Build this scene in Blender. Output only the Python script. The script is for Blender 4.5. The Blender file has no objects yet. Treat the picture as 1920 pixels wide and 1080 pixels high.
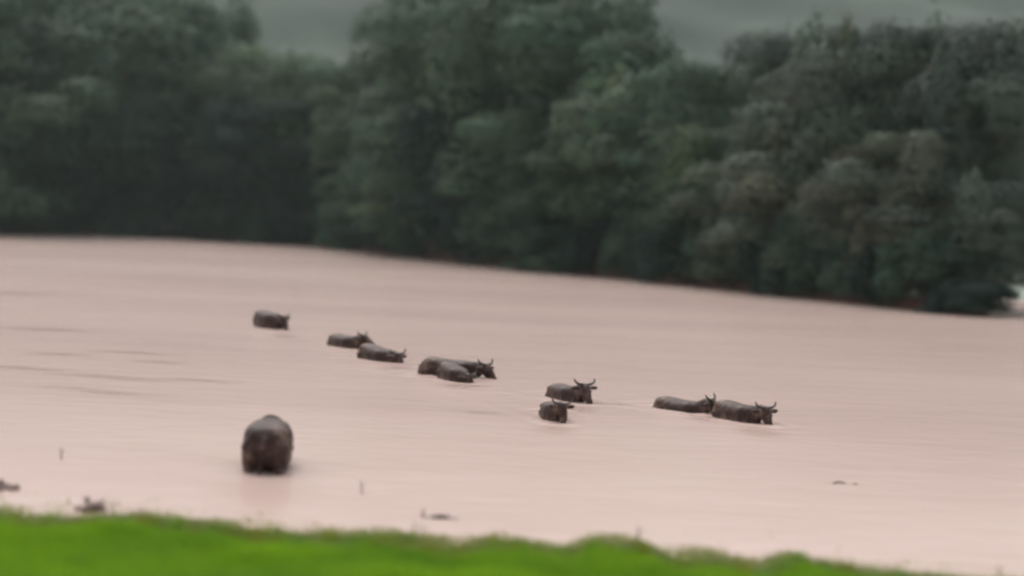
import bpy, bmesh, math, random
import numpy as np
from mathutils import Vector, Matrix, noise

R = math.radians
random.seed(7)
RNG = np.random.default_rng(7)
scene = bpy.context.scene
col = scene.collection

# ------------------------------------------------------------------ camera
CAM_H, FPX, HORIZON, ROLL = 4.95, 3000.0, 422.0, R(2.5)     # metres, photo pixels (1920 wide)
cam_data = bpy.data.cameras.new('camera')
cam = bpy.data.objects.new('camera', cam_data)
col.objects.link(cam)
cam_data.sensor_width = 36.0
cam_data.lens = 36.0 * FPX / 1920.0
cam_data.clip_start, cam_data.clip_end = 0.2, 6000.0
PITCH = math.atan((540.0 - HORIZON) * math.cos(ROLL) / FPX)
FWD = Vector((0, math.cos(PITCH), -math.sin(PITCH)))
_r0 = Vector((1, 0, 0))
_u0 = _r0.cross(FWD)
RGT = _r0 * math.cos(ROLL) + _u0 * math.sin(ROLL)
UPV = _u0 * math.cos(ROLL) - _r0 * math.sin(ROLL)
M4 = Matrix((RGT, UPV, -FWD)).transposed().to_4x4()
M4.translation = Vector((0, 0, CAM_H))
cam.matrix_world = M4
cam_data.dof.use_dof = True                                  # an old phone at full zoom: soft all over
cam_data.dof.focus_distance = 44.0
cam_data.dof.aperture_fstop = (cam_data.lens / 1000.0) / 0.30
scene.camera = cam

# ------------------------------------------------------------------ world, sun, exposure
SUN_EL, SUN_AZ = R(60), R(338)
world = bpy.data.worlds.new('World')
scene.world = world
world.use_nodes = True
wn, wl = world.node_tree.nodes, world.node_tree.links
wn.clear()
sky = wn.new('ShaderNodeTexSky')
sky.sky_type = 'NISHITA'
sky.sun_disc = False
sky.sun_elevation = SUN_EL
sky.sun_rotation = SUN_AZ
sky.dust_density = 4.0
hs = wn.new('ShaderNodeHueSaturation')                       # an overcast sky: the same light with the blue washed out
hs.inputs['Saturation'].default_value = 0.16
bg = wn.new('ShaderNodeBackground')
bg.inputs['Strength'].default_value = 0.13
wo = wn.new('ShaderNodeOutputWorld')
wl.new(sky.outputs[0], hs.inputs['Color'])
wl.new(hs.outputs[0], bg.inputs['Color'])
wl.new(bg.outputs[0], wo.inputs['Surface'])

sun_data = bpy.data.lights.new('sun', 'SUN')
sun_data.energy = 0.6
sun_data.angle = R(40)
sun_data.color = (1.0, 0.96, 0.9)
sun = bpy.data.objects.new('sun', sun_data)
col.objects.link(sun)
sd = Vector((math.sin(SUN_AZ) * math.cos(SUN_EL), math.cos(SUN_AZ) * math.cos(SUN_EL), math.sin(SUN_EL)))
sun.rotation_euler = (-sd).to_track_quat('-Z', 'Y').to_euler()

vs = scene.view_settings
vs.view_transform = 'Standard'
vs.look = 'None'
vs.exposure = 1.2
vs.gamma = 1.0
vs.use_curve_mapping = False
scene.render.engine = 'CYCLES'
cy = scene.cycles
cy.use_denoising = True
cy.max_bounces = 6
cy.diffuse_bounces = 3
cy.glossy_bounces = 3
cy.transmission_bounces = 3
cy.transparent_max_bounces = 4
cy.volume_bounces = 1
cy.caustics_reflective = False
cy.caustics_refractive = False
cy.filter_width = 2.6


# ------------------------------------------------------------------ helpers
def pix(px, py, z=0.0, dist=None):
    """The place where the ray of a photo pixel meets height z (or depth dist)."""
    d = FWD + RGT * ((px - 960.0) / FPX) + UPV * ((540.0 - py) / FPX)
    t = dist / d.y if dist is not None else (z - CAM_H) / d.z
    return Vector((0, 0, CAM_H)) + d * t


def link(name, me, mat=None, parent=None):
    o = bpy.data.objects.new(name, me)
    col.objects.link(o)
    if mat is not None and me is not None and not me.materials:
        me.materials.append(mat)
    if parent is not None:
        o.parent = parent
    return o


def tag(o, label=None, cat=None, group=None, kind=None):
    if label: o['label'] = label
    if cat: o['category'] = cat
    if group: o['group'] = group
    if kind: o['kind'] = kind
    return o


def empty(name, loc, rz=0.0):
    o = bpy.data.objects.new(name, None)
    col.objects.link(o)
    o.location = loc
    o.rotation_euler = (0, 0, rz)
    o.empty_display_size = 0.3
    return o


def np_mesh(name, V, F, smooth=False, color=None):
    """V (n,3), F (m,k) with one k for all faces; color (n,3) as point attribute 'tint'."""
    me = bpy.data.meshes.new(name)
    V = np.ascontiguousarray(V, dtype=np.float32)
    F = np.ascontiguousarray(F, dtype=np.int32)
    k = F.shape[1]
    me.vertices.add(len(V))
    me.vertices.foreach_set('co', V.ravel())
    me.loops.add(F.size)
    me.loops.foreach_set('vertex_index', F.ravel())
    me.polygons.add(len(F))
    me.polygons.foreach_set('loop_start', np.arange(0, F.size, k, dtype=np.int32))
    me.polygons.foreach_set('loop_total', np.full(len(F), k, dtype=np.int32))
    if smooth:
        me.polygons.foreach_set('use_smooth', np.ones(len(F), dtype=bool))
    if color is not None:
        a = me.color_attributes.new('tint', 'FLOAT_COLOR', 'POINT')
        c = np.ones((len(V), 4), dtype=np.float32)
        c[:, :3] = color
        a.data.foreach_set('color', c.ravel())
    me.update()
    me.validate()
    return me


def grid_faces(nx, ny):
    j, i = np.meshgrid(np.arange(ny - 1), np.arange(nx - 1), indexing='ij')
    a = (j * nx + i).ravel()
    return np.stack([a, a + 1, a + nx + 1, a + nx], 1)


def vnoise(x, y, s, seed=0, octaves=3):
    """smooth value noise on arrays, about -1..1"""
    out = np.zeros_like(x, dtype=float)
    amp, tot = 1.0, 0.0
    for o in range(octaves):
        g = np.random.default_rng(seed + o * 17).uniform(-1, 1, (256, 256))
        u, v = x / s, y / s
        iu, iv = np.floor(u).astype(int), np.floor(v).astype(int)
        fu, fv = u - iu, v - iv
        fu, fv = fu * fu * (3 - 2 * fu), fv * fv * (3 - 2 * fv)
        a = g[iu % 256, iv % 256]; b = g[(iu + 1) % 256, iv % 256]
        c = g[iu % 256, (iv + 1) % 256]; d = g[(iu + 1) % 256, (iv + 1) % 256]
        out += amp * ((a * (1 - fu) + b * fu) * (1 - fv) + (c * (1 - fu) + d * fu) * fv)
        tot += amp
        amp *= 0.5; s *= 0.5
    return out / tot


def loft(bm, pts, rad, seg=14, up=Vector((0, 0, 1)), sharp=1.0, top=1.0):
    """closed tube through pts with (half width, half height) per point; returns nothing"""
    pts = [Vector(p) for p in pts]
    n = len(pts)
    rings = []
    for i, p in enumerate(pts):
        t = (pts[min(i + 1, n - 1)] - pts[max(i - 1, 0)]).normalized()
        u = up
        if abs(t.dot(u)) > 0.95:
            u = Vector((1, 0, 0)) if abs(t.x) < 0.9 else Vector((0, 1, 0))
        s = t.cross(u).normalized()
        u = s.cross(t).normalized()
        r = rad[i]
        w, h = r if isinstance(r, tuple) else (r, r)
        ring = []
        for k in range(seg):
            a = 2 * math.pi * k / seg
            c, sn = math.cos(a), math.sin(a)
            c = math.copysign(abs(c) ** sharp, c)
            sn2 = math.copysign(abs(sn) ** sharp, sn)
            wk = w * (top if sn > 0.4 else 1.0)
            ring.append(bm.verts.new(p + s * (c * wk) + u * (sn2 * h)))
        rings.append(ring)
    for i in range(n - 1):
        for k in range(seg):
            bm.faces.new((rings[i][k], rings[i][(k + 1) % seg], rings[i + 1][(k + 1) % seg], rings[i + 1][k]))
    bm.faces.new(list(reversed(rings[0])))
    bm.faces.new(rings[-1])


def bm_mesh(bm, name, smooth=True):
    bmesh.ops.recalc_face_normals(bm, faces=bm.faces[:])
    me = bpy.data.meshes.new(name)
    bm.to_mesh(me)
    bm.free()
    if smooth:
        me.polygons.foreach_set('use_smooth', np.ones(len(me.polygons), dtype=bool))
    return me


# ------------------------------------------------------------------ materials
def material(name):
    m = bpy.data.materials.new(name)
    m.use_nodes = True
    nt = m.node_tree
    return m, nt, nt.nodes['Principled BSDF'], nt.nodes['Material Output']


def ramp(nt, fac, stops):
    r = nt.nodes.new('ShaderNodeValToRGB')
    el = r.color_ramp.elements
    while len(el) < len(stops): el.new(0.5)
    for e, (p, c) in zip(el, stops):
        e.position = p
        e.color = (*c, 1)
    nt.links.new(fac, r.inputs['Fac'])
    return r.outputs['Color']


def noise_tex(nt, scale, detail=4.0, rough=0.55, mapping=None, coord='Object'):
    tc = nt.nodes.new('ShaderNodeTexCoord')
    out = tc.outputs[coord]
    if mapping:
        mp = nt.nodes.new('ShaderNodeMapping')
        mp.inputs['Scale'].default_value = mapping
        nt.links.new(out, mp.inputs['Vector'])
        out = mp.outputs['Vector']
    t = nt.nodes.new('ShaderNodeTexNoise')
    t.inputs['Scale'].default_value = scale
    t.inputs['Detail'].default_value = detail
    t.inputs['Roughness'].default_value = rough
    nt.links.new(out, t.inputs['Vector'])
    return t.outputs['Fac']


def bump(nt, p, fac, strength, distance):
    b = nt.nodes.new('ShaderNodeBump')
    b.inputs['Strength'].default_value = strength
    b.inputs['Distance'].default_value = distance
    nt.links.new(fac, b.inputs['Height'])
    if p.inputs['Normal'].is_linked:
        nt.links.new(p.inputs['Normal'].links[0].from_socket, b.inputs['Normal'])
    nt.links.new(b.outputs['Normal'], p.inputs['Normal'])


def mat_water():
    m, nt, p, _ = material('muddy_water')
    f = noise_tex(nt, 0.05, 5, 0.6, (0.35, 1.0, 1.0))
    c = ramp(nt, f, [(0.3, (0.425, 0.310, 0.278)), (0.5, (0.475, 0.352, 0.311)), (0.68, (0.51, 0.390, 0.345))])
    nt.links.new(c, p.inputs['Base Color'])
    p.inputs['Roughness'].default_value = 0.22
    p.inputs['IOR'].default_value = 1.45
    p.inputs['Specular IOR Level'].default_value = 0.5
    at = nt.nodes.new('ShaderNodeAttribute')
    at.attribute_name = 'slack'
    inv = nt.nodes.new('ShaderNodeMapRange')
    inv.inputs['To Min'].default_value, inv.inputs['To Max'].default_value = 0.16, 0.02
    nt.links.new(at.outputs['Fac'], inv.inputs['Value'])
    ro = nt.nodes.new('ShaderNodeMapRange')
    ro.inputs['To Min'].default_value, ro.inputs['To Max'].default_value = 0.18, 0.06
    nt.links.new(at.outputs['Fac'], ro.inputs['Value'])
    nt.links.new(ro.outputs[0], p.inputs['Roughness'])
    bump(nt, p, noise_tex(nt, 2.2, 4, 0.55, (0.45, 1.0, 1.0)), 0.30, 0.10)
    nt.links.new(inv.outputs[0], p.inputs['Normal'].links[0].from_node.inputs['Strength'])
    bump(nt, p, noise_tex(nt, 0.30, 3, 0.5, (0.45, 1.0, 1.0)), 0.25, 0.2)
    nt.links.new(inv.outputs[0], p.inputs['Normal'].links[0].from_node.inputs['Strength'])
    return m


def mat_leaf(name, trans=0.25):
    m, nt, p, out = material(name)
    at = nt.nodes.new('ShaderNodeVertexColor')
    at.layer_name = 'tint'
    oi = nt.nodes.new('ShaderNodeObjectInfo')
    base = oi.outputs['Color']
    mx = nt.nodes.new('ShaderNodeMix')
    mx.data_type = 'RGBA'
    mx.blend_type = 'MULTIPLY'
    mx.inputs[0].default_value = 1.0
    nt.links.new(base, mx.inputs[6])
    nt.links.new(at.outputs['Color'], mx.inputs[7])
    nt.links.new(mx.outputs[2], p.inputs['Base Color'])
    p.inputs['Roughness'].default_value = 0.65
    p.inputs['Specular IOR Level'].default_value = 0.12
    tr = nt.nodes.new('ShaderNodeBsdfTranslucent')
    nt.links.new(mx.outputs[2], tr.inputs['Color'])
    ms = nt.nodes.new('ShaderNodeMixShader')
    ms.inputs[0].default_value = trans
    nt.links.new(p.outputs[0], ms.inputs[1])
    nt.links.new(tr.outputs[0], ms.inputs[2])
    nt.links.new(ms.outputs[0], out.inputs['Surface'])
    return m


def mat_noise(name, scale, stops, rough=0.8, bump_s=0.4, bump_d=0.05, spec=0.3, mapping=None, detail=5):
    m, nt, p, _ = material(name)
    f = noise_tex(nt, scale, detail, 0.6, mapping)
    nt.links.new(ramp(nt, f, stops), p.inputs['Base Color'])
    p.inputs['Roughness'].default_value = rough
    p.inputs['Specular IOR Level'].default_value = spec
    if bump_s: bump(nt, p, f, bump_s, bump_d)
    return m


WATER = mat_water()
LEAF = mat_leaf('forest_leaves', 0.2)
SHRUB = mat_leaf('shrub_leaves', 0.2)
GRASS = mat_leaf('grass_blades', 0.4)
BARK = mat_noise('bark', 6, [(0.3, (0.05, 0.04, 0.032)), (0.7, (0.12, 0.10, 0.085))], 0.9, 0.6, 0.03)
SOIL = mat_noise('red_earth', 0.6, [(0.25, (0.05, 0.017, 0.012)), (0.55, (0.075, 0.026, 0.018)), (0.8, (0.03, 0.017, 0.013))], 0.9, 0.6, 0.2)
LITTER = mat_noise('forest_floor', 0.5, [(0.3, (0.035, 0.035, 0.022)), (0.7, (0.07, 0.055, 0.035))], 0.95, 0.5, 0.1)
TURF = mat_noise('bank_soil', 1.5, [(0.3, (0.06, 0.12, 0.008)), (0.6, (0.08, 0.15, 0.01)), (0.85, (0.12, 0.13, 0.03))], 0.95, 0.5, 0.05, 0.05)
FIELD = mat_noise('wet_field', 0.08, [(0.3, (0.18, 0.21, 0.17)), (0.7, (0.24, 0.26, 0.21))], 0.85, 0.3, 0.2)
HILLMAT = mat_noise('hill_cover', 0.012, [(0.3, (0.022, 0.032, 0.027)), (0.5, (0.034, 0.046, 0.037)), (0.7, (0.058, 0.072, 0.056))], 0.95, 0.5, 2.0)
DRIFT = mat_noise('wet_driftwood', 14, [(0.3, (0.045, 0.032, 0.03)), (0.7, (0.10, 0.078, 0.07))], 0.6, 0.6, 0.02)
MUDWOOD = mat_noise('mud_caked_wood', 14, [(0.3, (0.13, 0.09, 0.08)), (0.7, (0.22, 0.165, 0.145))], 0.7, 0.6, 0.02)
STEM = mat_noise('dry_stem', 20, [(0.3, (0.12, 0.13, 0.04)), (0.7, (0.20, 0.19, 0.08))], 0.8, 0.2, 0.01)
HORN = mat_noise('horn', 18, [(0.3, (0.020, 0.015, 0.013)), (0.7, (0.05, 0.038, 0.034))], 0.5, 0.3, 0.01, mapping=(1, 1, 3))
EYE = mat_noise('eye', 5, [(0.3, (0.008, 0.006, 0.005)), (0.7, (0.012, 0.008, 0.007))], 0.15, 0, 0, 0.5)


def mat_hide():
    m, nt, p, _ = material('wet_hide')
    f = noise_tex(nt, 2.4, 6, 0.7)
    c = ramp(nt, f, [(0.36, (0.014, 0.005, 0.004)), (0.5, (0.036, 0.017, 0.013)), (0.64, (0.11, 0.072, 0.058))])
    nt.links.new(c, p.inputs['Base Color'])
    p.inputs['Roughness'].default_value = 0.6
    p.inputs['Specular IOR Level'].default_value = 0.18
    bump(nt, p, noise_tex(nt, 38, 4, 0.6, (1, 1, 0.5)), 0.5, 0.012)
    bump(nt, p, noise_tex(nt, 7, 3, 0.5), 0.5, 0.03)
    return m


HIDE = mat_hide()

# ------------------------------------------------------------------ near bank outline (pixels of the turf's edge)
EDGE = [(-500, 905), (-200, 930), (0, 962), (110, 974), (165, 972), (260, 966), (480, 988), (640, 1002), (740, 994), (850, 1022), (920, 1010),
        (1000, 1017), (1060, 1030), (1120, 1008), (1200, 1016), (1270, 1046), (1340, 1040), (1430, 1060),
        (1490, 1034), (1550, 1048), (1620, 1064), (1700, 1076), (1850, 1092), (2100, 1110), (2500, 1140)]
_e = [pix(a, b + 8 + 6 * (a > 300), 0.07) for a, b in EDGE]
EX, EY = np.array([p.x for p in _e]), np.array([p.y for p in _e])


def edge_y(x):
    return np.interp(x, EX, EY)


xs = np.concatenate([-np.geomspace(400, 12, 30), np.arange(-11.5, 11.6, 0.25), np.geomspace(12, 400, 30)])
ys = np.concatenate([-np.geomspace(150, 1, 20), np.arange(0, 14, 1.0), np.arange(14, 30, 0.2), [32, 36, 42]])
X, Y = np.meshgrid(xs, ys)
dd = edge_y(X) - Y                                            # metres inside the turf
Zb = np.where(dd > 0, 0.015 + 0.055 * dd, 0.02 + dd * 0.16)
Zb = np.clip(Zb, -2.0, 2.2) + 0.02 * vnoise(X, Y, 1.3, 3)
near_bank = link('near_bank', np_mesh('near_bank', np.stack([X, Y, Zb], -1).reshape(-1, 3), grid_faces(len(xs), len(ys)), True), TURF)
tag(near_bank, kind='structure')

# ------------------------------------------------------------------ far bank
SHORE = [(-700, 425), (-350, 431), (0, 436), (300, 444), (600, 463), (900, 497), (1200, 526), (1500, 558), (1700, 580), (1830, 594), (1885, 594)]
_s = [pix(a, b) for a, b in SHORE]
SX, SY = np.array([p.x for p in _s]), np.array([p.y for p in _s])
TIP = SX[-1]


def shore_y(x):
    return np.interp(x, SX, SY)


xs = np.concatenate([np.linspace(SX[0] - 300, SX[0], 12)[:-1], np.arange(SX[0], TIP - 2, 1.5), np.linspace(TIP - 2, TIP, 8)])
so = np.array([-1.2, -0.4, 0.0, 0.25, 0.5, 0.8, 1.2, 2, 3.5, 6, 10, 18, 30, 50, 90, 150, 240])
X, S = np.meshgrid(xs, so)
Yw = shore_y(X) + S + 0.8 * vnoise(X, X * 0, 6, 5)
ins = np.minimum(S, (TIP - X) * 0.9 - 1.0)
Zf = np.where(ins < 0, ins * 0.8, np.where(ins < 1.2, ins * 0.6, 0.72 + (ins - 1.2) * 0.06))
Zf = np.minimum(Zf, 6.0) + np.where(ins > 1.5, 0.25, 0.06) * vnoise(X, Yw, 4, 9)
fb = np_mesh('far_bank', np.stack([X, Yw, Zf], -1).reshape(-1, 3), grid_faces(len(xs), len(so)), True)
fb.materials.append(SOIL)
fb.materials.append(LITTER)
mi = (np.arange(len(fb.polygons)) // (len(xs) - 1) >= 7).astype(np.int32)
fb.polygons.foreach_set('material_index', mi)
tag(link('far_bank', fb), kind='structure')

# the bank beyond the side channel, right
xs = np.concatenate([[TIP - 14, TIP - 8], np.arange(TIP - 4, 130, 3.0), np.geomspace(134, 480, 14)])
ys = np.concatenate([np.arange(150, 162, 0.6), np.geomspace(163, 330, 20)])
X, Y = np.meshgrid(xs, ys)
ins = np.minimum(Y - 152.5 - 1.2 * vnoise(X, X * 0, 9, 21), (X - (TIP - 10)) * 0.5)
Zs = np.where(ins < 0, ins * 0.5, np.minimum(ins * 0.3, 0.5) + np.clip(ins - 2, 0, 60) * 0.02) + 0.05 * vnoise(X, Y, 6, 22)
tag(link('side_bank', np_mesh('side_bank', np.stack([X, Y, Zs], -1).reshape(-1, 3), grid_faces(len(xs), len(ys)), True), FIELD), kind='structure')

# ------------------------------------------------------------------ misty hill behind
xs = np.arange(-1300, 1301, 9.0)
ys = np.arange(420, 1750, 10.0)
X, Y = np.meshgrid(xs, ys)


def hill_z(x, y):
    rise = np.clip((y - 450) / 1000.0, 0, 1)
    crest = 400 + 55 * vnoise(x, x * 0, 330, 31, 2) + 40 * vnoise(x, y, 260, 33, 3)
    return -1.5 + (rise ** 0.85) * crest + np.clip((y - 440) / 40, 0, 1) * 6 * vnoise(x, y, 24, 35, 2)


Zh = hill_z(X, Y)
tag(link('hill', np_mesh('hill', np.stack([X, Y, Zh], -1).reshape(-1, 3), grid_faces(len(xs), len(ys)), True), HILLMAT), kind='structure')


# ------------------------------------------------------------------ leaves
def leaf_cards(P, N, size, rng, asp=0.62):
    """one bent leaf spray (two triangles folded along its length) per point"""
    n = len(P)
    N = N / np.maximum(np.linalg.norm(N, axis=1, keepdims=True), 1e-6)
    a = rng.normal(size=(n, 3))
    a[:, 2] -= 0.6
    T = a - N * (a * N).sum(1, keepdims=True)
    T /= np.maximum(np.linalg.norm(T, axis=1, keepdims=True), 1e-6)
    B = np.cross(N, T)
    s = size * rng.uniform(0.6, 1.4, (n, 1)) if np.isscalar(size) else size[:, None]
    v0 = P - T * s * 0.5
    v1 = P + B * s * asp * 0.5 - N * s * 0.12
    v2 = P + T * s * 0.5 - N * s * 0.1
    v3 = P - B * s * asp * 0.5 - N * s * 0.12
    V = np.stack([v0, v1, v2, v3], 1).reshape(-1, 3)
    i = np.arange(n)[:, None] * 4
    F = np.concatenate([i + np.array([[0, 1, 2]]), i + np.array([[0, 2, 3]])], 0)
    return V, F


def crown_mesh(name, seed, profile, n_lobes, n_leaf, leaf, z0=0.06, drape=0.35, lob=(0.12, 0.235), zf=0.80):
    """foliage of a tree one unit tall: lobes spread through an envelope, leaf sprays on each lobe"""
    rng = np.random.default_rng(seed)
    pz = np.array([p[0] for p in profile]); pr = np.array([p[1] for p in profile])
    C, RAD, W = [], [], []
    lop = rng.uniform(-0.08, 0.08, 2)
    for k in range(n_lobes):
        z = z0 + (1 - z0) * ((k + rng.uniform()) / n_lobes) ** 0.85
        e = np.interp(z, pz, pr)
        a = k * 2.39996 + rng.uniform(-0.7, 0.7)
        rho = e * rng.choice([rng.uniform(0.75, 1.05), rng.uniform(0.2, 0.7)], p=[0.72, 0.28])
        r = rng.uniform(*lob) * (0.75 + 0.5 * e)
        stretch = zf * (rng.uniform(1.6, 2.3) if rng.uniform() < drape else rng.uniform(0.75, 1.05))
        r_xy = r * (0.8 if stretch > 1.3 * zf else 1.12)
        C.append((rho * math.cos(a) + lop[0] * z, rho * math.sin(a) + lop[1] * z, min(z, 1 - r * stretch * 0.9)))
        RAD.append((r_xy * rng.uniform(0.8, 1.25), r_xy * rng.uniform(0.8, 1.25), r * stretch))
        W.append(r_xy * r * stretch ** 0.7)
    C, RAD, W = np.array(C), np.array(RAD), np.array(W)
    cnt = np.maximum((W / W.sum() * n_leaf).astype(int), 8)
    Ps, Ns, Ts = [], [], []
    for c, r, m in zip(C, RAD, cnt):
        d = rng.normal(size=(m, 3))
        d /= np.linalg.norm(d, axis=1, keepdims=True)
        low = d[:, 2] < -0.3
        d[low, 2] *= -1 * (rng.uniform(size=low.sum()) < 0.6) + 1 * (rng.uniform(size=low.sum()) < 0.2)
        sh = rng.uniform(0.80, 1.06, (m, 1))
        # break the lobe's outline into smaller tufts
        tuft = 1 + 0.14 * np.sin(d[:, :1] * 9 + c[0] * 40) * np.sin(d[:, 1:2] * 9 + c[1] * 40) + 0.08 * np.sin(d[:, 2:] * 13 + seed)
        Ps.append(c + d * r * sh * tuft)
        Ns.append(d / r * r.mean() + rng.normal(size=(m, 3)) * 0.22 + np.array([0, 0, 0.1]))
        t = np.array([1.0, 1.0, 1.0]) * rng.uniform(0.7, 1.4) * np.array([rng.uniform(0.9, 1.15), 1.0, rng.uniform(0.85, 1.1)])
        Ts.append(t * rng.uniform(0.92, 1.08, (m, 1)))
    P, N, T = np.concatenate(Ps), np.concatenate(Ns), np.concatenate(Ts)
    P[:, 2] = np.maximum(P[:, 2], 0.012)
    V, F = leaf_cards(P, N, leaf, rng)
    return np_mesh(name, V, F, False, np.repeat(T, 4, axis=0)), C


def trunk_mesh(name, seed, C, r0=0.022, top=0.86):
    rng = random.Random(seed)
    bm = bmesh.new()
    pts, rad = [], []
    for i in range(9):
        z = top * i / 8
        pts.append((0.02 * math.sin(i * 0.9 + seed), 0.02 * math.cos(i * 1.1 + seed), z - 0.02))
        rad.append(r0 * (1.35 if i == 0 else 1.0) * (1 - 0.82 * i / 8))
    loft(bm, pts, rad, 9)
    for c in rng.sample(list(range(len(C))), min(14, len(C))):
        e = Vector(C[c])
        zb = max(0.05, min(e.z - 0.08, top * 0.9) - rng.uniform(0.02, 0.14))
        k = zb / top * 8
        b = Vector(pts[min(int(k) + 1, 8)])
        b.z = zb
        mid = b.lerp(e, 0.5) + Vector((0, 0, 0.03 + rng.uniform(0, 0.03)))
        rr = r0 * (1 - 0.75 * zb / top) * 0.5
        loft(bm, [b, b.lerp(mid, 0.5) + Vector((0, 0, 0.01)), mid, e], [rr, rr * 0.8, rr * 0.6, rr * 0.25], 6)
    return bm_mesh(bm, name)


PROFILES = {
    'broad': [(0.0, 0.28), (0.2, 0.36), (0.45, 0.43), (0.7, 0.42), (0.88, 0.32), (1.0, 0.16)],
    'tall': [(0.0, 0.24), (0.25, 0.30), (0.5, 0.35), (0.75, 0.33), (0.92, 0.22), (1.0, 0.10)],
    'dome': [(0.0, 0.20), (0.25, 0.28), (0.5, 0.42), (0.72, 0.48), (0.9, 0.38), (1.0, 0.20)],
    'ragged': [(0.0, 0.26), (0.3, 0.32), (0.5, 0.40), (0.62, 0.28), (0.8, 0.36), (1.0, 0.14)],
    'bush': [(0.0, 0.62), (0.3, 0.72), (0.6, 0.62), (0.85, 0.45), (1.0, 0.2)],
}
KINDS = {}
spec = [('broad', 11, 32, 25000, 0.024, 0.04, 0.2), ('tall', 12, 28, 22000, 0.023, 0.05, 0.3), ('dome', 13, 30, 25000, 0.024, 0.05, 0.15),
        ('ragged', 14, 28, 23000, 0.023, 0.05, 0.3), ('broad', 15, 34, 25000, 0.024, 0.03, 0.3), ('tall', 16, 30, 22000, 0.023, 0.03, 0.2),
        ('dome', 17, 28, 24000, 0.024, 0.04, 0.25)]
for i, (pf, sdv, nl, nf, lf, z0, dr) in enumerate(spec):
    me, C = crown_mesh('crown', sdv, PROFILES[pf], nl, nf, lf, z0, dr)
    me.materials.append(LEAF)
    tm = trunk_mesh('trunk', sdv, C)
    tm.materials.append(BARK)
    KINDS[i] = (me, tm)
BUSH = {}
for i in range(4):
    me, C = crown_mesh('foliage', 40 + i, PROFILES['bush'], 24, 9000, 0.062, 0.05, 0.3, (0.18, 0.34), 0.9)
    me.materials.append(SHRUB)
    tm = trunk_mesh('stem', 40 + i, C, 0.03, 0.7)
    tm.materials.append(BARK)
    BUSH[i] = (me, tm)


def place_tree(px, depth, top_py, width, kind, label, rz, name='forest_tree', group='trees of the far bank', ground=None, leaf=(0.035, 0.048, 0.03)):
    """a tree at photo column px, so many metres behind the shore, as tall as its top shows"""
    p = pix(px, 430)
    x = p.x / p.y * 150
    for _ in range(8):                                        # its column crosses the shore here
        base_y = (shore_y(x) + depth) if ground is None else depth
        q = pix(px, top_py, dist=base_y)
        x = q.x
    gz = 0.9 + max(0, depth - 2) * 0.05 if ground is None else ground
    h = max(4.0, (pix(px, top_py, dist=base_y).z - gz) * 1.0)
    w = width * 1.25 / FPX * base_y / 0.80                           # crown is about 0.8 wide per unit
    t = empty(name, (x, base_y, gz - 0.25), rz)
    tag(t, label, 'tree', group)
    me, tm = KINDS[kind]
    for nm, m in (('crown', me), ('trunk', tm)):
        o = link(nm, m, None, t)
        o.color = (*leaf, 1)
        o.scale = (w, w, h) if nm == 'crown' else (w * 0.7 + h * 0.3, w * 0.7 + h * 0.3, h)
    return t


# tall trees whose tops make the skyline, left to right: column, depth, top row, width, kind
SKYLINE = [
    (-40, 15, -70, 330, 0, 'tall dark tree cut by the left edge of the picture'),
    (120, 18, -40, 300, 2, 'tall broad tree near the top left corner, above the red mud strip'),
    (262, 15, -8, 270, 4, 'tall rounded tree, second to the left of the skyline gap'),
    (375, 17, 5, 220, 3, 'tall ragged tree just left of the grey gap in the skyline'),
    (500, 14, 95, 180, 6, 'tree with a sloping crown at the left side of the skyline gap'),
    (606, 16, 124, 210, 0, 'low round tree filling the bottom of the left skyline gap'),
    (705, 14, 116, 160, 2, 'medium tree rising at the right side of the left skyline gap'),
    (815, 18, 0, 210, 1, 'tall tree forming the left shoulder of the highest central clump'),
    (900, 20, -60, 280, 4, 'tallest central tree, its crown cut by the top of the picture'),
    (1020, 18, -48, 270, 0, 'tall tree right of the highest central one, crown cut at the top'),
    (1115, 16, 8, 220, 3, 'ragged tall tree on the right shoulder of the central clump'),
    (1172, 14, 62, 170, 5, 'slim tree stepping down at the right end of the central clump'),
    (1265, 16, 132, 210, 2, 'lower round tree in the skyline dip right of the central clump'),
    (1365, 18, 122, 200, 6, 'round tree in the dip just left of the pointed tree'),
    (1440, 15, 56, 140, 1, 'pointed narrow tree standing up right of the skyline dip'),
    (1548, 17, 130, 210, 4, 'lower bushy tree between the pointed tree and the twin crowns'),
    (1660, 16, 40, 200, 2, 'left one of the two tall crowns at the right of the skyline'),
    (1775, 16, 46, 210, 0, 'right one of the two tall crowns at the right of the skyline'),
    (1846, 12, 130, 180, 3, 'ragged tree sloping down at the right end of the skyline'),
]
GREENS = {'d': (0.010, 0.024, 0.018), 'm': (0.030, 0.057, 0.037), 'l': (0.052, 0.084, 0.050), 'b': (0.066, 0.078, 0.056), 'g': (0.056, 0.076, 0.060), 't': (0.068, 0.104, 0.063), 'u': (0.045, 0.076, 0.050)}
for i, (px, dp, tp, wd, kd, lb) in enumerate(SKYLINE):
    place_tree(px, dp, tp, wd, kd, lb, i * 1.7, leaf=GREENS['utuuttttutuutuggggg'[i]])  # skyline leaf colours lightened: the pale haze on the tops is painted in

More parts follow.
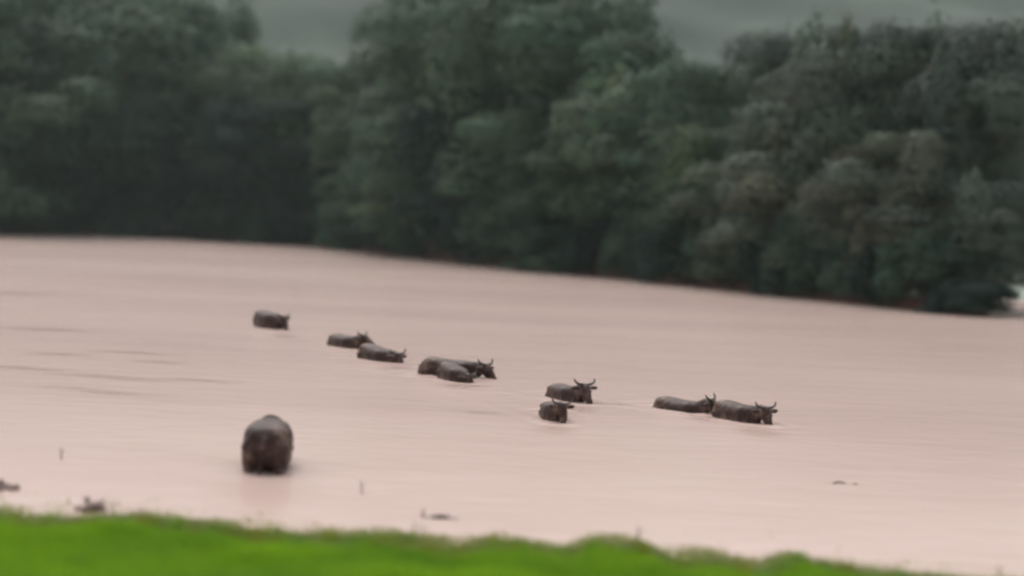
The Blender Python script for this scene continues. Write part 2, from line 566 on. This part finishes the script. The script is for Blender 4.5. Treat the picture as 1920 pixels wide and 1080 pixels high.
ORD = ['first', 'second', 'third', 'fourth', 'fifth', 'sixth', 'seventh', 'eighth', 'ninth', 'tenth', 'eleventh', 'twelfth',
       'thirteenth', 'fourteenth', 'fifteenth', 'sixteenth', 'seventeenth', 'eighteenth', 'nineteenth', 'twentieth', 'twenty-first',
       'twenty-second', 'twenty-third', 'twenty-fourth', 'twenty-fifth', 'twenty-sixth']
FRONT = [(-10, 190, 250), (90, 130, 190), (185, 250, 200), (300, 170, 210), (410, 230, 210), (520, 190, 210), (620, 260, 200), (722, 210, 190),
         (815, 290, 170), (905, 170, 200), (1000, 210, 190), (1085, 255, 190), (1175, 215, 180), (1265, 270, 190), (1350, 240, 180),
         (1440, 290, 190), (1530, 235, 200), (1622, 300, 190), (1712, 250, 190), (1796, 330, 170), (1856, 420, 110)]
for i, (px, tp, wd) in enumerate(FRONT):
    place_tree(px, 6.0 + (i * 37 % 5) * 0.7, tp, wd, (i * 3 + 1) % 7, f'leafy mid-height tree on the far bank, {ORD[i]} from the left in the front row', i * 2.3 + 0.5,
               'bank_tree', 'front row of the far bank', leaf=GREENS['mdmddddmtdlmlmlbbgbgg'[i]])  # the 't' crown's highlight is put into its leaf colour

# trees beyond the side channel on the right
for i, (px, dp, tp, wd, lb) in enumerate([
        (1800, 192, 150, 260, 'hazy tree across the side channel, mostly behind the bank end'),
        (1905, 184, 200, 240, 'dark tree across the side channel, by the right edge of the picture'),
        (1990, 190, 250, 260, 'tree across the side channel, half outside the right edge')]):
    place_tree(px, dp, tp, wd, (2, 0, 4)[i], lb, i * 2.0 + 1, 'channel_tree', 'trees across the side channel', 0.7, GREENS['m'])

# bushes hanging into the water
BX = [-20, 60, 150, 235, 320, 410, 490, 570, 650, 735, 815, 890, 965, 1045, 1125, 1205, 1285, 1365, 1445, 1525, 1600, 1670, 1735, 1790, 1825, 1852]
rng = random.Random(3)
for i, px in enumerate(BX):
    p = pix(px, 430)
    x = p.x / p.y * 150
    for _ in range(8):
        by = shore_y(x) + (1.6, 0.4, 2.1, -0.6, 1.2)[i % 5]
        x = pix(px, 440, dist=by).x
    hpx = rng.uniform(75, 150) if i < 23 else rng.uniform(50, 70)
    h = hpx / FPX * by
    w = rng.uniform(105, 150) / FPX * by / 1.35
    if i >= 23: w *= 0.75
    t = empty('bank_bush', (x, by, (0.35, -0.1, 0.4, -0.5, 0.25)[i % 5]), rng.uniform(0, 6))
    tag(t, f'dark bush trailing to the flood water under the far trees, {ORD[i]} from the left', 'bush', 'bushes along the far waterline')
    me, tm = BUSH[i % 4]
    a = link('foliage', me, None, t); a.scale = (w, w, h); a.color = (*GREENS['dmdmdmm'[i % 7] if i < 23 else 'd'], 1)
    b = link('stem', tm, None, t); b.scale = (w, w, h)

# ------------------------------------------------------------------ buffalo
def buffalo_mesh(name, neck=(0, 5), head=(0, -25), stride=0.0, tail_sway=0.0, bend=0.0, seed=0, neck_len=0.5, spread=0.0):
    """one continuous body; +X is forward, z = 0 under the hooves. neck / head = (yaw, pitch) in degrees.
    returns the mesh, horn frames and eye points"""
    bm = bmesh.new()
    S = [(-1.06, 1.03, .10, .12), (-1.0, 1.01, .22, .24), (-.90, 1.0, .32, .33), (-.74, .985, .385, .385), (-.5, .95, .42, .40), (-.22, .90, .455, .435),
         (.06, .875, .47, .455), (.32, .895, .45, .44), (.54, .94, .41, .41), (.72, .97, .32, .36), (.86, 1.0, .19, .27)]
    bl = lambda x, y: y + bend * max(x, 0) ** 2
    loft(bm, [(x, bl(x, 0), z) for x, z, w, h in S], [(w, h) for x, z, w, h in S], 28, sharp=0.62, top=1.0)
    # withers and spine ridge
    loft(bm, [(-.95, 0, 1.20), (-.72, 0, 1.27), (-.4, 0, 1.26), (0, 0, 1.24), (.35, 0, 1.25), (.6, bl(.6, 0), 1.27), (.8, bl(.8, 0), 1.18)],
         [(.07, .05), (.12, .08), (.11, .06), (.11, .06), (.12, .08), (.12, .08), (.08, .06)], 12)
    for s in (-1, 1):                                         # hip bones, shoulder, haunch
        loft(bm, [(-.60, s * .26, 1.2), (-.68, s * .33, 1.19), (-.78, s * .30, 1.10)], [.08, .10, .07], 10)
        loft(bm, [(.50, s * .20, 1.22), (.48, s * .29, 1.0), (.44, s * .31, .74)], [(.11, .14), (.12, .18), (.10, .14)], 12)
        loft(bm, [(-.84, s * .17, 1.12), (-.80, s * .27, .92), (-.72, s * .29, .70)], [(.14, .16), (.16, .22), (.13, .17)], 12)
        st = stride * s
        sp = s * spread
        hip = [(-.74, s * .24 + sp * .5, .86), (-.60 + st * .3, s * .265 + sp * .8, .64), (-.86 + st * .9, s * .25 + sp, .47), (-.80 + st * 1.1, s * .25 + sp, .14), (-.75 + st * 1.15, s * .25 + sp, .05), (-.74 + st * 1.15, s * .25 + sp, 0)]
        k = 1 + spread * 3.0
        loft(bm, hip, [(.16 * k, .20), (.13 * k, .16 * k), (.080 * k, .09 * k), (.055, .06), (.075, .075), (.08, .08)], 12)
        sf = -stride * s
        fore = [(.46, s * .24, .84), (.42 + sf * .2, s * .25, .64), (.50 + sf * .7, s * .24, .38), (.49 + sf * .9, s * .24, .14), (.54 + sf * .95, s * .24, .05), (.55 + sf * .95, s * .24, 0)]
        loft(bm, fore, [(.13, .17), (.10, .12), (.065, .07), (.05, .055), (.07, .07), (.078, .078)], 12)
    # tail
    loft(bm, [(-1.0, 0, 1.18), (-1.09, tail_sway * .2, 1.05), (-1.12, tail_sway * .6, .80), (-1.12, tail_sway, .58), (-1.11, tail_sway * 1.1, .40)], [.05, .042, .035, .034, .045], 9)
    # neck and head
    def dirv(yaw, pit):
        return Vector((math.cos(R(yaw)) * math.cos(R(pit)), math.sin(R(yaw)) * math.cos(R(pit)), math.sin(R(pit))))
    nb = Vector((.66, bl(.66, 0), 1.04))
    nd = dirv(*neck)
    pl = nb + nd * neck_len                                  # poll
    hd = dirv(*head)
    side = Vector((0, 0, 1)).cross(hd).normalized()          # the animal's left
    upv = hd.cross(side).normalized()
    loft(bm, [nb - nd * .18, nb + nd * .02, nb + nd * neck_len * .45, nb + nd * neck_len * .85, pl + hd * .05],
         [(.27, .34), (.25, .31), (.205, .26), (.165, .205), (.125, .14)], 16)
    K = 1.26
    hs = [(-.06, .0, .10, .10), (0, .0, .135, .145), (.10, .0, .145, .155), (.22, -.01, .13, .145), (.32, -.02, .10, .12), (.42, -.03, .085, .10), (.50, -.03, .092, .088), (.555, -.035, .082, .07), (.575, -.035, .05, .045)]
    loft(bm, [pl + hd * a * K + upv * b * K for a, b, w, h in hs], [(w * K, h * K) for a, b, w, h in hs], 16, up=upv)
    loft(bm, [pl + hd * .46 - upv * .07, pl + hd * .30 - upv * .12, pl + hd * .12 - upv * .13, pl - upv * .1], [(.06, .035), (.07, .05), (.09, .06), (.09, .06)], 10, up=upv)
    horns, eyes = [], []
    for s in (-1, 1):
        e0 = pl + side * s * .155 + hd * .07 + upv * .03
        out = (side * s - hd * .25 - Vector((0, 0, .12))).normalized()
        loft(bm, [e0, e0 + out * .12, e0 + out * .23, e0 + out * .32], [(.045, .04), (.085, .055), (.08, .045), (.03, .03)], 10, up=upv)
        h0 = pl + side * s * .095 + upv * .145 + hd * .02
        horns.append([h0, h0 + side * s * .08 - hd * .01, h0 + side * s * .16 + upv * .01 - hd * .04, h0 + side * s * .22 + upv * .03 - hd * .08, h0 + side * s * .25 + upv * .055 - hd * .13, h0 + side * s * .25 + upv * .08 - hd * .18])
        eyes.append(pl + hd * .24 + side * s * .160 + upv * .058)
        # brow
        loft(bm, [pl + hd * .12 + side * s * .105 + upv * .085, pl + hd * .18 + side * s * .118 + upv * .078, pl + hd * .25 + side * s * .10 + upv * .065], [.03, .04, .025], 8)
    raw = bm_mesh(bm, 'raw')
    tmp = bpy.data.objects.new('tmp', raw)
    col.objects.link(tmp)
    rm = tmp.modifiers.new('r', 'REMESH'); rm.mode = 'VOXEL'; rm.voxel_size = 0.026
    sm = tmp.modifiers.new('s', 'SMOOTH'); sm.factor = 0.5; sm.iterations = 6
    me = bpy.data.meshes.new_from_object(tmp.evaluated_get(bpy.context.evaluated_depsgraph_get()))
    bpy.data.objects.remove(tmp)
    bpy.data.meshes.remove(raw)
    me.name = name
    co = np.empty(len(me.vertices) * 3, dtype=np.float32)
    no = np.empty(len(me.vertices) * 3, dtype=np.float32)
    me.vertices.foreach_get('co', co); me.vertices.foreach_get('normal', no)
    co = co.reshape(-1, 3); no = no.reshape(-1, 3)
    k = vnoise(co[:, 0] + co[:, 2] * .4, co[:, 1] + co[:, 2], .22, seed, 2)
    co += no * (0.010 * k)[:, None]
    me.vertices.foreach_set('co', co.ravel())
    me.polygons.foreach_set('use_smooth', np.ones(len(me.polygons), dtype=bool))
    me.update()
    me.materials.clear()
    me.materials.append(HIDE)
    return me, horns, eyes


WAKES = []


def buffalo(px, py, heading, water, label, tilt=(0, 0), swim=True, scale=1.0, group='buffalo swimming in a line', **kw):
    """heading: 0 = to the right of the picture, -90 = towards the camera; water: depth up the body in metres"""
    p = pix(px, py)
    t = empty('water_buffalo', (p.x, p.y, -water * scale), 0)
    t.rotation_euler = (R(tilt[0]), R(tilt[1]), R(heading))
    t.scale = (scale,) * 3
    tag(t, label, 'buffalo', group)
    me, horns, eyes = buffalo_mesh('body', seed=int(px), **kw)
    link('body', me, None, t)
    for h in horns:
        bm = bmesh.new()
        pts = []
        for i in range(len(h) - 1):
            for q in range(3):
                f = q / 3
                a = h[max(i - 1, 0)]; b = h[i]; c = h[i + 1]; d = h[min(i + 2, len(h) - 1)]
                pts.append(0.5 * ((2 * b) + (c - a) * f + (2 * a - 5 * b + 4 * c - d) * f * f + (3 * b - a - 3 * c + d) * f ** 3))
        pts.append(h[-1])
        n = len(pts)
        loft(bm, pts, [(.050 * (1 - i / n) ** .5 + .004, .042 * (1 - i / n) ** .5 + .004) for i in range(n)], 10)
        link('horn', bm_mesh(bm, 'horn'), HORN, t)
    for e in eyes:
        bm = bmesh.new()
        bmesh.ops.create_uvsphere(bm, u_segments=10, v_segments=8, radius=.024)
        bmesh.ops.translate(bm, verts=bm.verts[:], vec=e)
        link('eye', bm_mesh(bm, 'eye'), EYE, t)
    WAKES.append((p.x, p.y, R(heading), swim))
    return t


buffalo(503, 614, -58, .66, 'leftmost buffalo of the line, its round back high out of the water', (0, 3), neck=(14, 20), head=(20, -52))
buffalo(648, 650, -54, .88, 'second buffalo from the left, its head over the back of the next', (0, 0), scale=.95, neck=(20, 34), head=(30, -25))
buffalo(706, 674, -54, .86, 'third buffalo from the left, its back sloping down to a dark head', (0, 5), scale=.95, neck=(12, 20), head=(8, -45))
buffalo(845, 704, -14, .82, 'long grey buffalo at the middle of the line, seen side on with head low', (0, 2), neck=(0, 20), head=(-24, -36), neck_len=.44)
buffalo(850, 711, -64, .78, 'dark buffalo pressed against the near side of the long grey one', (0, 6), scale=.8, neck=(10, 12), head=(10, -50), neck_len=.42)
buffalo(1064, 748, -68, .90, 'buffalo with raised head and ears spread, behind a nearer smaller one', (0, -3), scale=.90, neck=(16, 36), head=(0, -42))
buffalo(1038, 784, -84, .80, 'small dark buffalo in front of the one with spread ears', (0, -4), scale=.74, neck=(16, 30), head=(6, -58))
buffalo(1277, 768, -48, 1.02, 'low buffalo second from the right end, only spine and head above water', (0, 1), scale=.90, neck=(14, 40), head=(20, -34))
buffalo(1384, 786, -60, .84, 'rightmost buffalo leading the line, broad back and head turned to camera', (0, 1), scale=.86, neck=(16, 28), head=(-8, -45))
buffalo(498, 874, 95, .50, 'biggest nearest buffalo wading away from the grass, seen from behind', (2, 0), swim=False, scale=1.05, group='buffalo in the flood', neck=(3, -46), head=(3, -72), neck_len=.4, stride=.14, tail_sway=.06, spread=.035)

# ------------------------------------------------------------------ flood water
xs = np.concatenate([-np.geomspace(1250, 20, 60), np.arange(-19.8, 22.1, 0.17), np.geomspace(22.3, 1250, 60)])
ys = np.concatenate([np.arange(12, 70, 0.17), np.geomspace(70.2, 640, 110)])
X, Y = np.meshgrid(xs, ys)
Zw = 0.003 * vnoise(X * 0.35, Y, 0.9, 71, 3)
for (wx, wy, h, swim) in WAKES:
    c, s = math.cos(h), math.sin(h)
    u = (X - wx) * c + (Y - wy) * s                           # ahead
    v = -(X - wx) * s + (Y - wy) * c
    r = np.sqrt((u / 1.35) ** 2 + (v / .6) ** 2)
    Zw += (0.022 if swim else 0.006) * np.cos((r - 1) * 7.5) * np.exp(-np.abs(r - 1) / .55)
    if swim:
        back = np.clip(.9 - u, 0, None)
        for sg in (-1, 1):
            d = v * sg - (.35 + .30 * back)
            Zw += 0.014 * np.cos(d * 7) * np.exp(-(d / .4) ** 2) * np.exp(-back / 3.5) * (back > 0) * np.clip(back, 0, 1)
# slack tongues of the current, left: smooth water between the ripples
SL = np.zeros_like(X)
for (a, b, ln, wd) in [(110, 664, 1.0, .5), (150, 730, 1.5, .35), (215, 736, 1.2, .4), (220, 708, 2.0, .5), (300, 680, .9, .4), (30, 551, 2.2, .9), (250, 662, 1.2, .4),
                       (30, 690, 1.6, .5), (370, 713, 1.2, .4), (85, 618, 1.5, .6), (1140, 757, .8, .25), (900, 772, .6, .3), (1577, 906, .55, .13), (496, 920, .75, 1.5), (1040, 806, .4, .8), (1425, 812, .4, .8), (1090, 768, .35, .6), (865, 724, .6, .8), (745, 690, .4, .7), (535, 630, .4, .8), (1320, 785, .4, .6)]:
    q = pix(a, b)
    yy = (Y - q.y) + 0.10 * (X - q.x) + .15 * np.sin((X - q.x) * 1.7 + a)
    SL = np.maximum(SL, (1.0 if a in (496, 1040, 1425, 1090, 865) else 0.6) * np.exp(-((X - q.x) / ln) ** 2 - (yy / wd) ** 2))
Zw *= 1 - SL
wm = np_mesh('flood_water', np.stack([X, Y, Zw], -1).reshape(-1, 3), grid_faces(len(xs), len(ys)), True)
wm.attributes.new('slack', 'FLOAT', 'POINT').data.foreach_set('value', SL.astype(np.float32).ravel())
tag(link('flood_water', wm, WATER), kind='structure')


# ------------------------------------------------------------------ grass
def blades(x, y, z, h, w, tint, rng, lean=.45):
    n = len(x)
    a = rng.uniform(0, 2 * math.pi, n)
    l = rng.uniform(.1, lean, n) * h
    la = rng.uniform(0, 2 * math.pi, n)
    P = np.stack([x, y, z], 1)
    sd = np.stack([np.cos(a), np.sin(a), np.zeros(n)], 1) * (w / 2)[:, None]
    ln = np.stack([np.cos(la) * l, np.sin(la) * l, np.zeros(n)], 1)
    up = np.zeros((n, 3)); up[:, 2] = h
    V = np.stack([P - sd, P + sd, P + sd * .8 + up * .55 + ln * .35, P - sd * .8 + up * .55 + ln * .35, P + up + ln], 1).reshape(-1, 3)
    i = np.arange(n)[:, None] * 5
    F = np.concatenate([i + np.array([[0, 1, 2]]), i + np.array([[0, 2, 3]]), i + np.array([[3, 2, 4]])], 0)
    return V, F, np.repeat(tint, 5, 0)


rg = np.random.default_rng(5)
n = 190000
gx = rg.uniform(-13, 13, n)
gy = edge_y(gx) - np.abs(rg.normal(0, 1, n)) * 3.2 + rg.normal(0, .10, n) + .22 * vnoise(gx, gx * 0 + 3, .75, 85, 2) + .16 * (vnoise(gx, gx * 0 + 9, .22, 89, 1) > .25)
dd = edge_y(gx) - gy
pat = vnoise(gx, gy, 1.6, 81, 3)
pat2 = vnoise(gx, gy, .7, 83, 2)
gz = np.where(dd > 0, 0.015 + 0.055 * dd, 0.02 + dd * .16) - .03
gh = np.clip(.15 + .10 * pat + .08 * pat2 + rg.normal(0, .035, n), .05, .4) * np.clip(.5 + (dd + .2) * .4, .4, 1)
tint = np.stack([1 + .38 * pat + rg.normal(0, .10, n), 1 + .26 * pat + rg.normal(0, .08, n), 1 + .3 * pat2 + rg.normal(0, .1, n)], 1)
edge_mix = np.clip(1 - (dd + .25) / 1.0, 0, 1)[:, None] ** 1.3
tint = tint * (1 - edge_mix) + edge_mix * np.array([[1.5, 0.95, 7.0]]) * (1 + .12 * pat)[:, None]
nt_ = 620                                                     # taller tufts along the edge
tx = rg.uniform(-12, 12, nt_)
ty = edge_y(tx) - np.abs(rg.normal(0, .5, nt_)) + .12
th = rg.uniform(.06, .20, nt_) * np.where(rg.uniform(0, 1, nt_) < .12, 1.6, 1)
k = 46
ux = np.repeat(tx, k) + rg.normal(0, .07, nt_ * k)
uy = np.repeat(ty, k) + rg.normal(0, .07, nt_ * k)
uz = np.maximum(.015 + .055 * (edge_y(ux) - uy), -.04)
gx, gy, gz = np.concatenate([gx, ux]), np.concatenate([gy, uy]), np.concatenate([gz, uz])
gh = np.concatenate([gh, np.repeat(th, k) * rg.uniform(.5, 1.1, nt_ * k)])
tc = np.stack([rg.uniform(.8, 1.3, nt_), rg.uniform(.62, .95, nt_), rg.uniform(1, 4, nt_)], 1)
tint = np.concatenate([tint, np.repeat(tc, k, 0)])
n = len(gx)
V, F, T = blades(gx, gy, gz, gh, rg.uniform(.010, .022, n), np.clip(tint, .3, 8), rg)
tag(link('bank_grass', np_mesh('bank_grass', V, F, False, T), GRASS), 'bright green short grass covering the near bank', 'grass', kind='stuff').color = (0.17, 0.308, 0.018, 1)

n = 70000                                                      # pale, half drowned grass tips off the edge
gx = rg.uniform(-13, 13, n)
off = np.abs(rg.normal(0, .85, n)) + .02
gy = edge_y(gx) + off
keep = vnoise(gx, gy, .8, 87, 2) + .45 - off * .5 > rg.uniform(-.6, .6, n)
gx, gy, off = gx[keep], gy[keep], off[keep]
n = len(gx)
tint = np.stack([rg.uniform(1.6, 2.5, n), rg.uniform(1.1, 1.55, n), rg.uniform(5, 9, n)], 1)
V, F, T = blades(gx, gy, np.full(n, -.03), rg.uniform(.08, .20, n) * np.clip(1.15 - off * .5, .5, 1), rg.uniform(.010, .024, n), tint, rg, .7)
tag(link('drowned_grass', np_mesh('drowned_grass', V, F, False, T), GRASS), 'pale half drowned grass tips along the water edge', 'grass', kind='stuff').color = (0.115, 0.195, 0.014, 1)


# ------------------------------------------------------------------ small things in the shallows
def stick(name, px, py, hpx, label, cat, mat, r=.012, lean=(0, 0), group=None, z=0.0):
    p = pix(px, py, z)
    h = hpx / FPX * p.y
    bm = bmesh.new()
    pts = [Vector((lean[0] * t * h + .02 * math.sin(t * 5), lean[1] * t * h, -.25 + (h + .25) * t)) for t in (0, .25, .5, .75, 1)]
    loft(bm, pts, [r, r * .95, r * .85, r * .7, r * .45], 8)
    loft(bm, [pts[3], pts[3] + Vector((.05, .01, .05)), pts[3] + Vector((.08, .01, .10))], [r * .5, r * .4, r * .2], 6)
    o = link(name, bm_mesh(bm, name), mat)
    o.location = (p.x, p.y, z)
    return tag(o, label, cat, group)


stick('twig', 114, 862, 24, 'short thin twig standing in the water near the left edge', 'twig', MUDWOOD, .018, (.05, 0))
stick('twig', 679, 927, 28, 'thin twig standing in water right of the nearest buffalo', 'twig', MUDWOOD, .016, (-.05, 0))
stick('weed_stem', 196, 972, 40, 'left one of two green stems beside the dark drift clump', 'stem', STEM, .018, (0, 0))
stick('weed_stem', 208, 972, 36, 'right one of two green stems beside the dark drift clump', 'stem', STEM, .016, (.1, 0))
stick('weed_stem', 266, 978, 30, 'stubby green stem at the turf edge below the nearest buffalo', 'stem', STEM, .022, (0, 0))
stick('weed_stem', 777, 1012, 36, 'left one of a pair of stems under the drift branch', 'stem', STEM, .015, (0, 0))
stick('weed_stem', 791, 1014, 32, 'right one of a pair of stems under the drift branch', 'stem', STEM, .015, (.08, 0))
stick('weed_stem', 1197, 1022, 38, 'tall stem at the turf edge below the pair with spread ears', 'stem', STEM, .018, (0, 0))
stick('weed_stem', 1873, 1082, 24, 'thin stem at the bottom right corner', 'stem', STEM, .014, (0, 0))


def branch(name, px, py, length, r, yaw, label, stubs, lump=0.0, seed=1, mat=None):
    rg_ = random.Random(seed)
    p = pix(px, py)
    bm = bmesh.new()
    pts = [Vector((length * (t - .5), .05 * math.sin(t * 6 + seed), r * .35 + .03 * math.sin(t * 9 + seed))) for t in [i / 7 for i in range(8)]]
    loft(bm, pts, [r * (.6 + .5 * abs(math.sin(i * 1.9 + seed))) for i in range(8)], 9)
    for (t, ln, el, az) in stubs:
        b = pts[min(int(t * 7), 7)]
        d = Vector((math.cos(az) * math.cos(el), math.sin(az) * math.cos(el), math.sin(el)))
        loft(bm, [b, b + d * ln * .5 + Vector((.01, 0, .01)), b + d * ln], [r * .5, r * .38, r * .18], 7)
    if lump:
        for k in range(16):
            c = Vector((rg_.uniform(-.18, .12), rg_.uniform(-.15, .15), rg_.uniform(0, lump)))
            d = Vector((rg_.uniform(-1, 1), rg_.uniform(-1, 1), rg_.uniform(-.2, .6))).normalized()
            loft(bm, [c - d * .09, c, c + d * .10], [.025, .05, .02], 7)
    o = link(name, bm_mesh(bm, name), mat or DRIFT)
    o.location = (p.x, p.y, 0)
    o.rotation_euler = (0, 0, yaw)
    return tag(o, label, 'driftwood')


branch('driftwood', 172, 958, .5, .05, .2, 'dark clump of drift twigs stranded at the turf edge, far left', [(.3, .07, 1.2, 0), (.7, .07, .9, 2)], .14, 2, MUDWOOD)
branch('driftwood', 824, 972, .62, .034, -.25, 'thin dark drift branch floating just off the turf, mid picture', [(.02, .14, 1.4, 0), (.3, .09, 1.0, 1), (.75, .09, .9, 2)], 0, 3)
branch('driftwood', 1577, 907, .62, .022, -.02, 'pale flat drift stick lying low in the water at right', [(.4, .08, .3, 1)], 0, 4, MUDWOOD)
branch('driftwood', -4, 918, .7, .07, .3, 'grey brown drift lump cut by the left edge of the picture', [], .14, 5, MUDWOOD)

# ------------------------------------------------------------------ haze over the valley
zt = float(max(Zh.max() + 14, 60))
bm = bmesh.new()
bmesh.ops.create_cube(bm, size=1)
bmesh.ops.scale(bm, verts=bm.verts[:], vec=(2900, 2000, zt + 5))
bmesh.ops.translate(bm, verts=bm.verts[:], vec=(0, 790, (zt - 5) / 2))
hz_me = bm_mesh(bm, 'haze', False)
hm = bpy.data.materials.new('haze')
hm.use_nodes = True
nt = hm.node_tree
nt.nodes.clear()
pv = nt.nodes.new('ShaderNodeVolumePrincipled')
pv.inputs['Color'].default_value = (0.74, 0.90, 0.87, 1)
pv.inputs['Density'].default_value = 0.00010
ho = nt.nodes.new('ShaderNodeOutputMaterial')
nt.links.new(pv.outputs[0], ho.inputs['Volume'])
tag(link('haze', hz_me, hm), 'thin grey mist filling the valley', 'haze', kind='stuff')
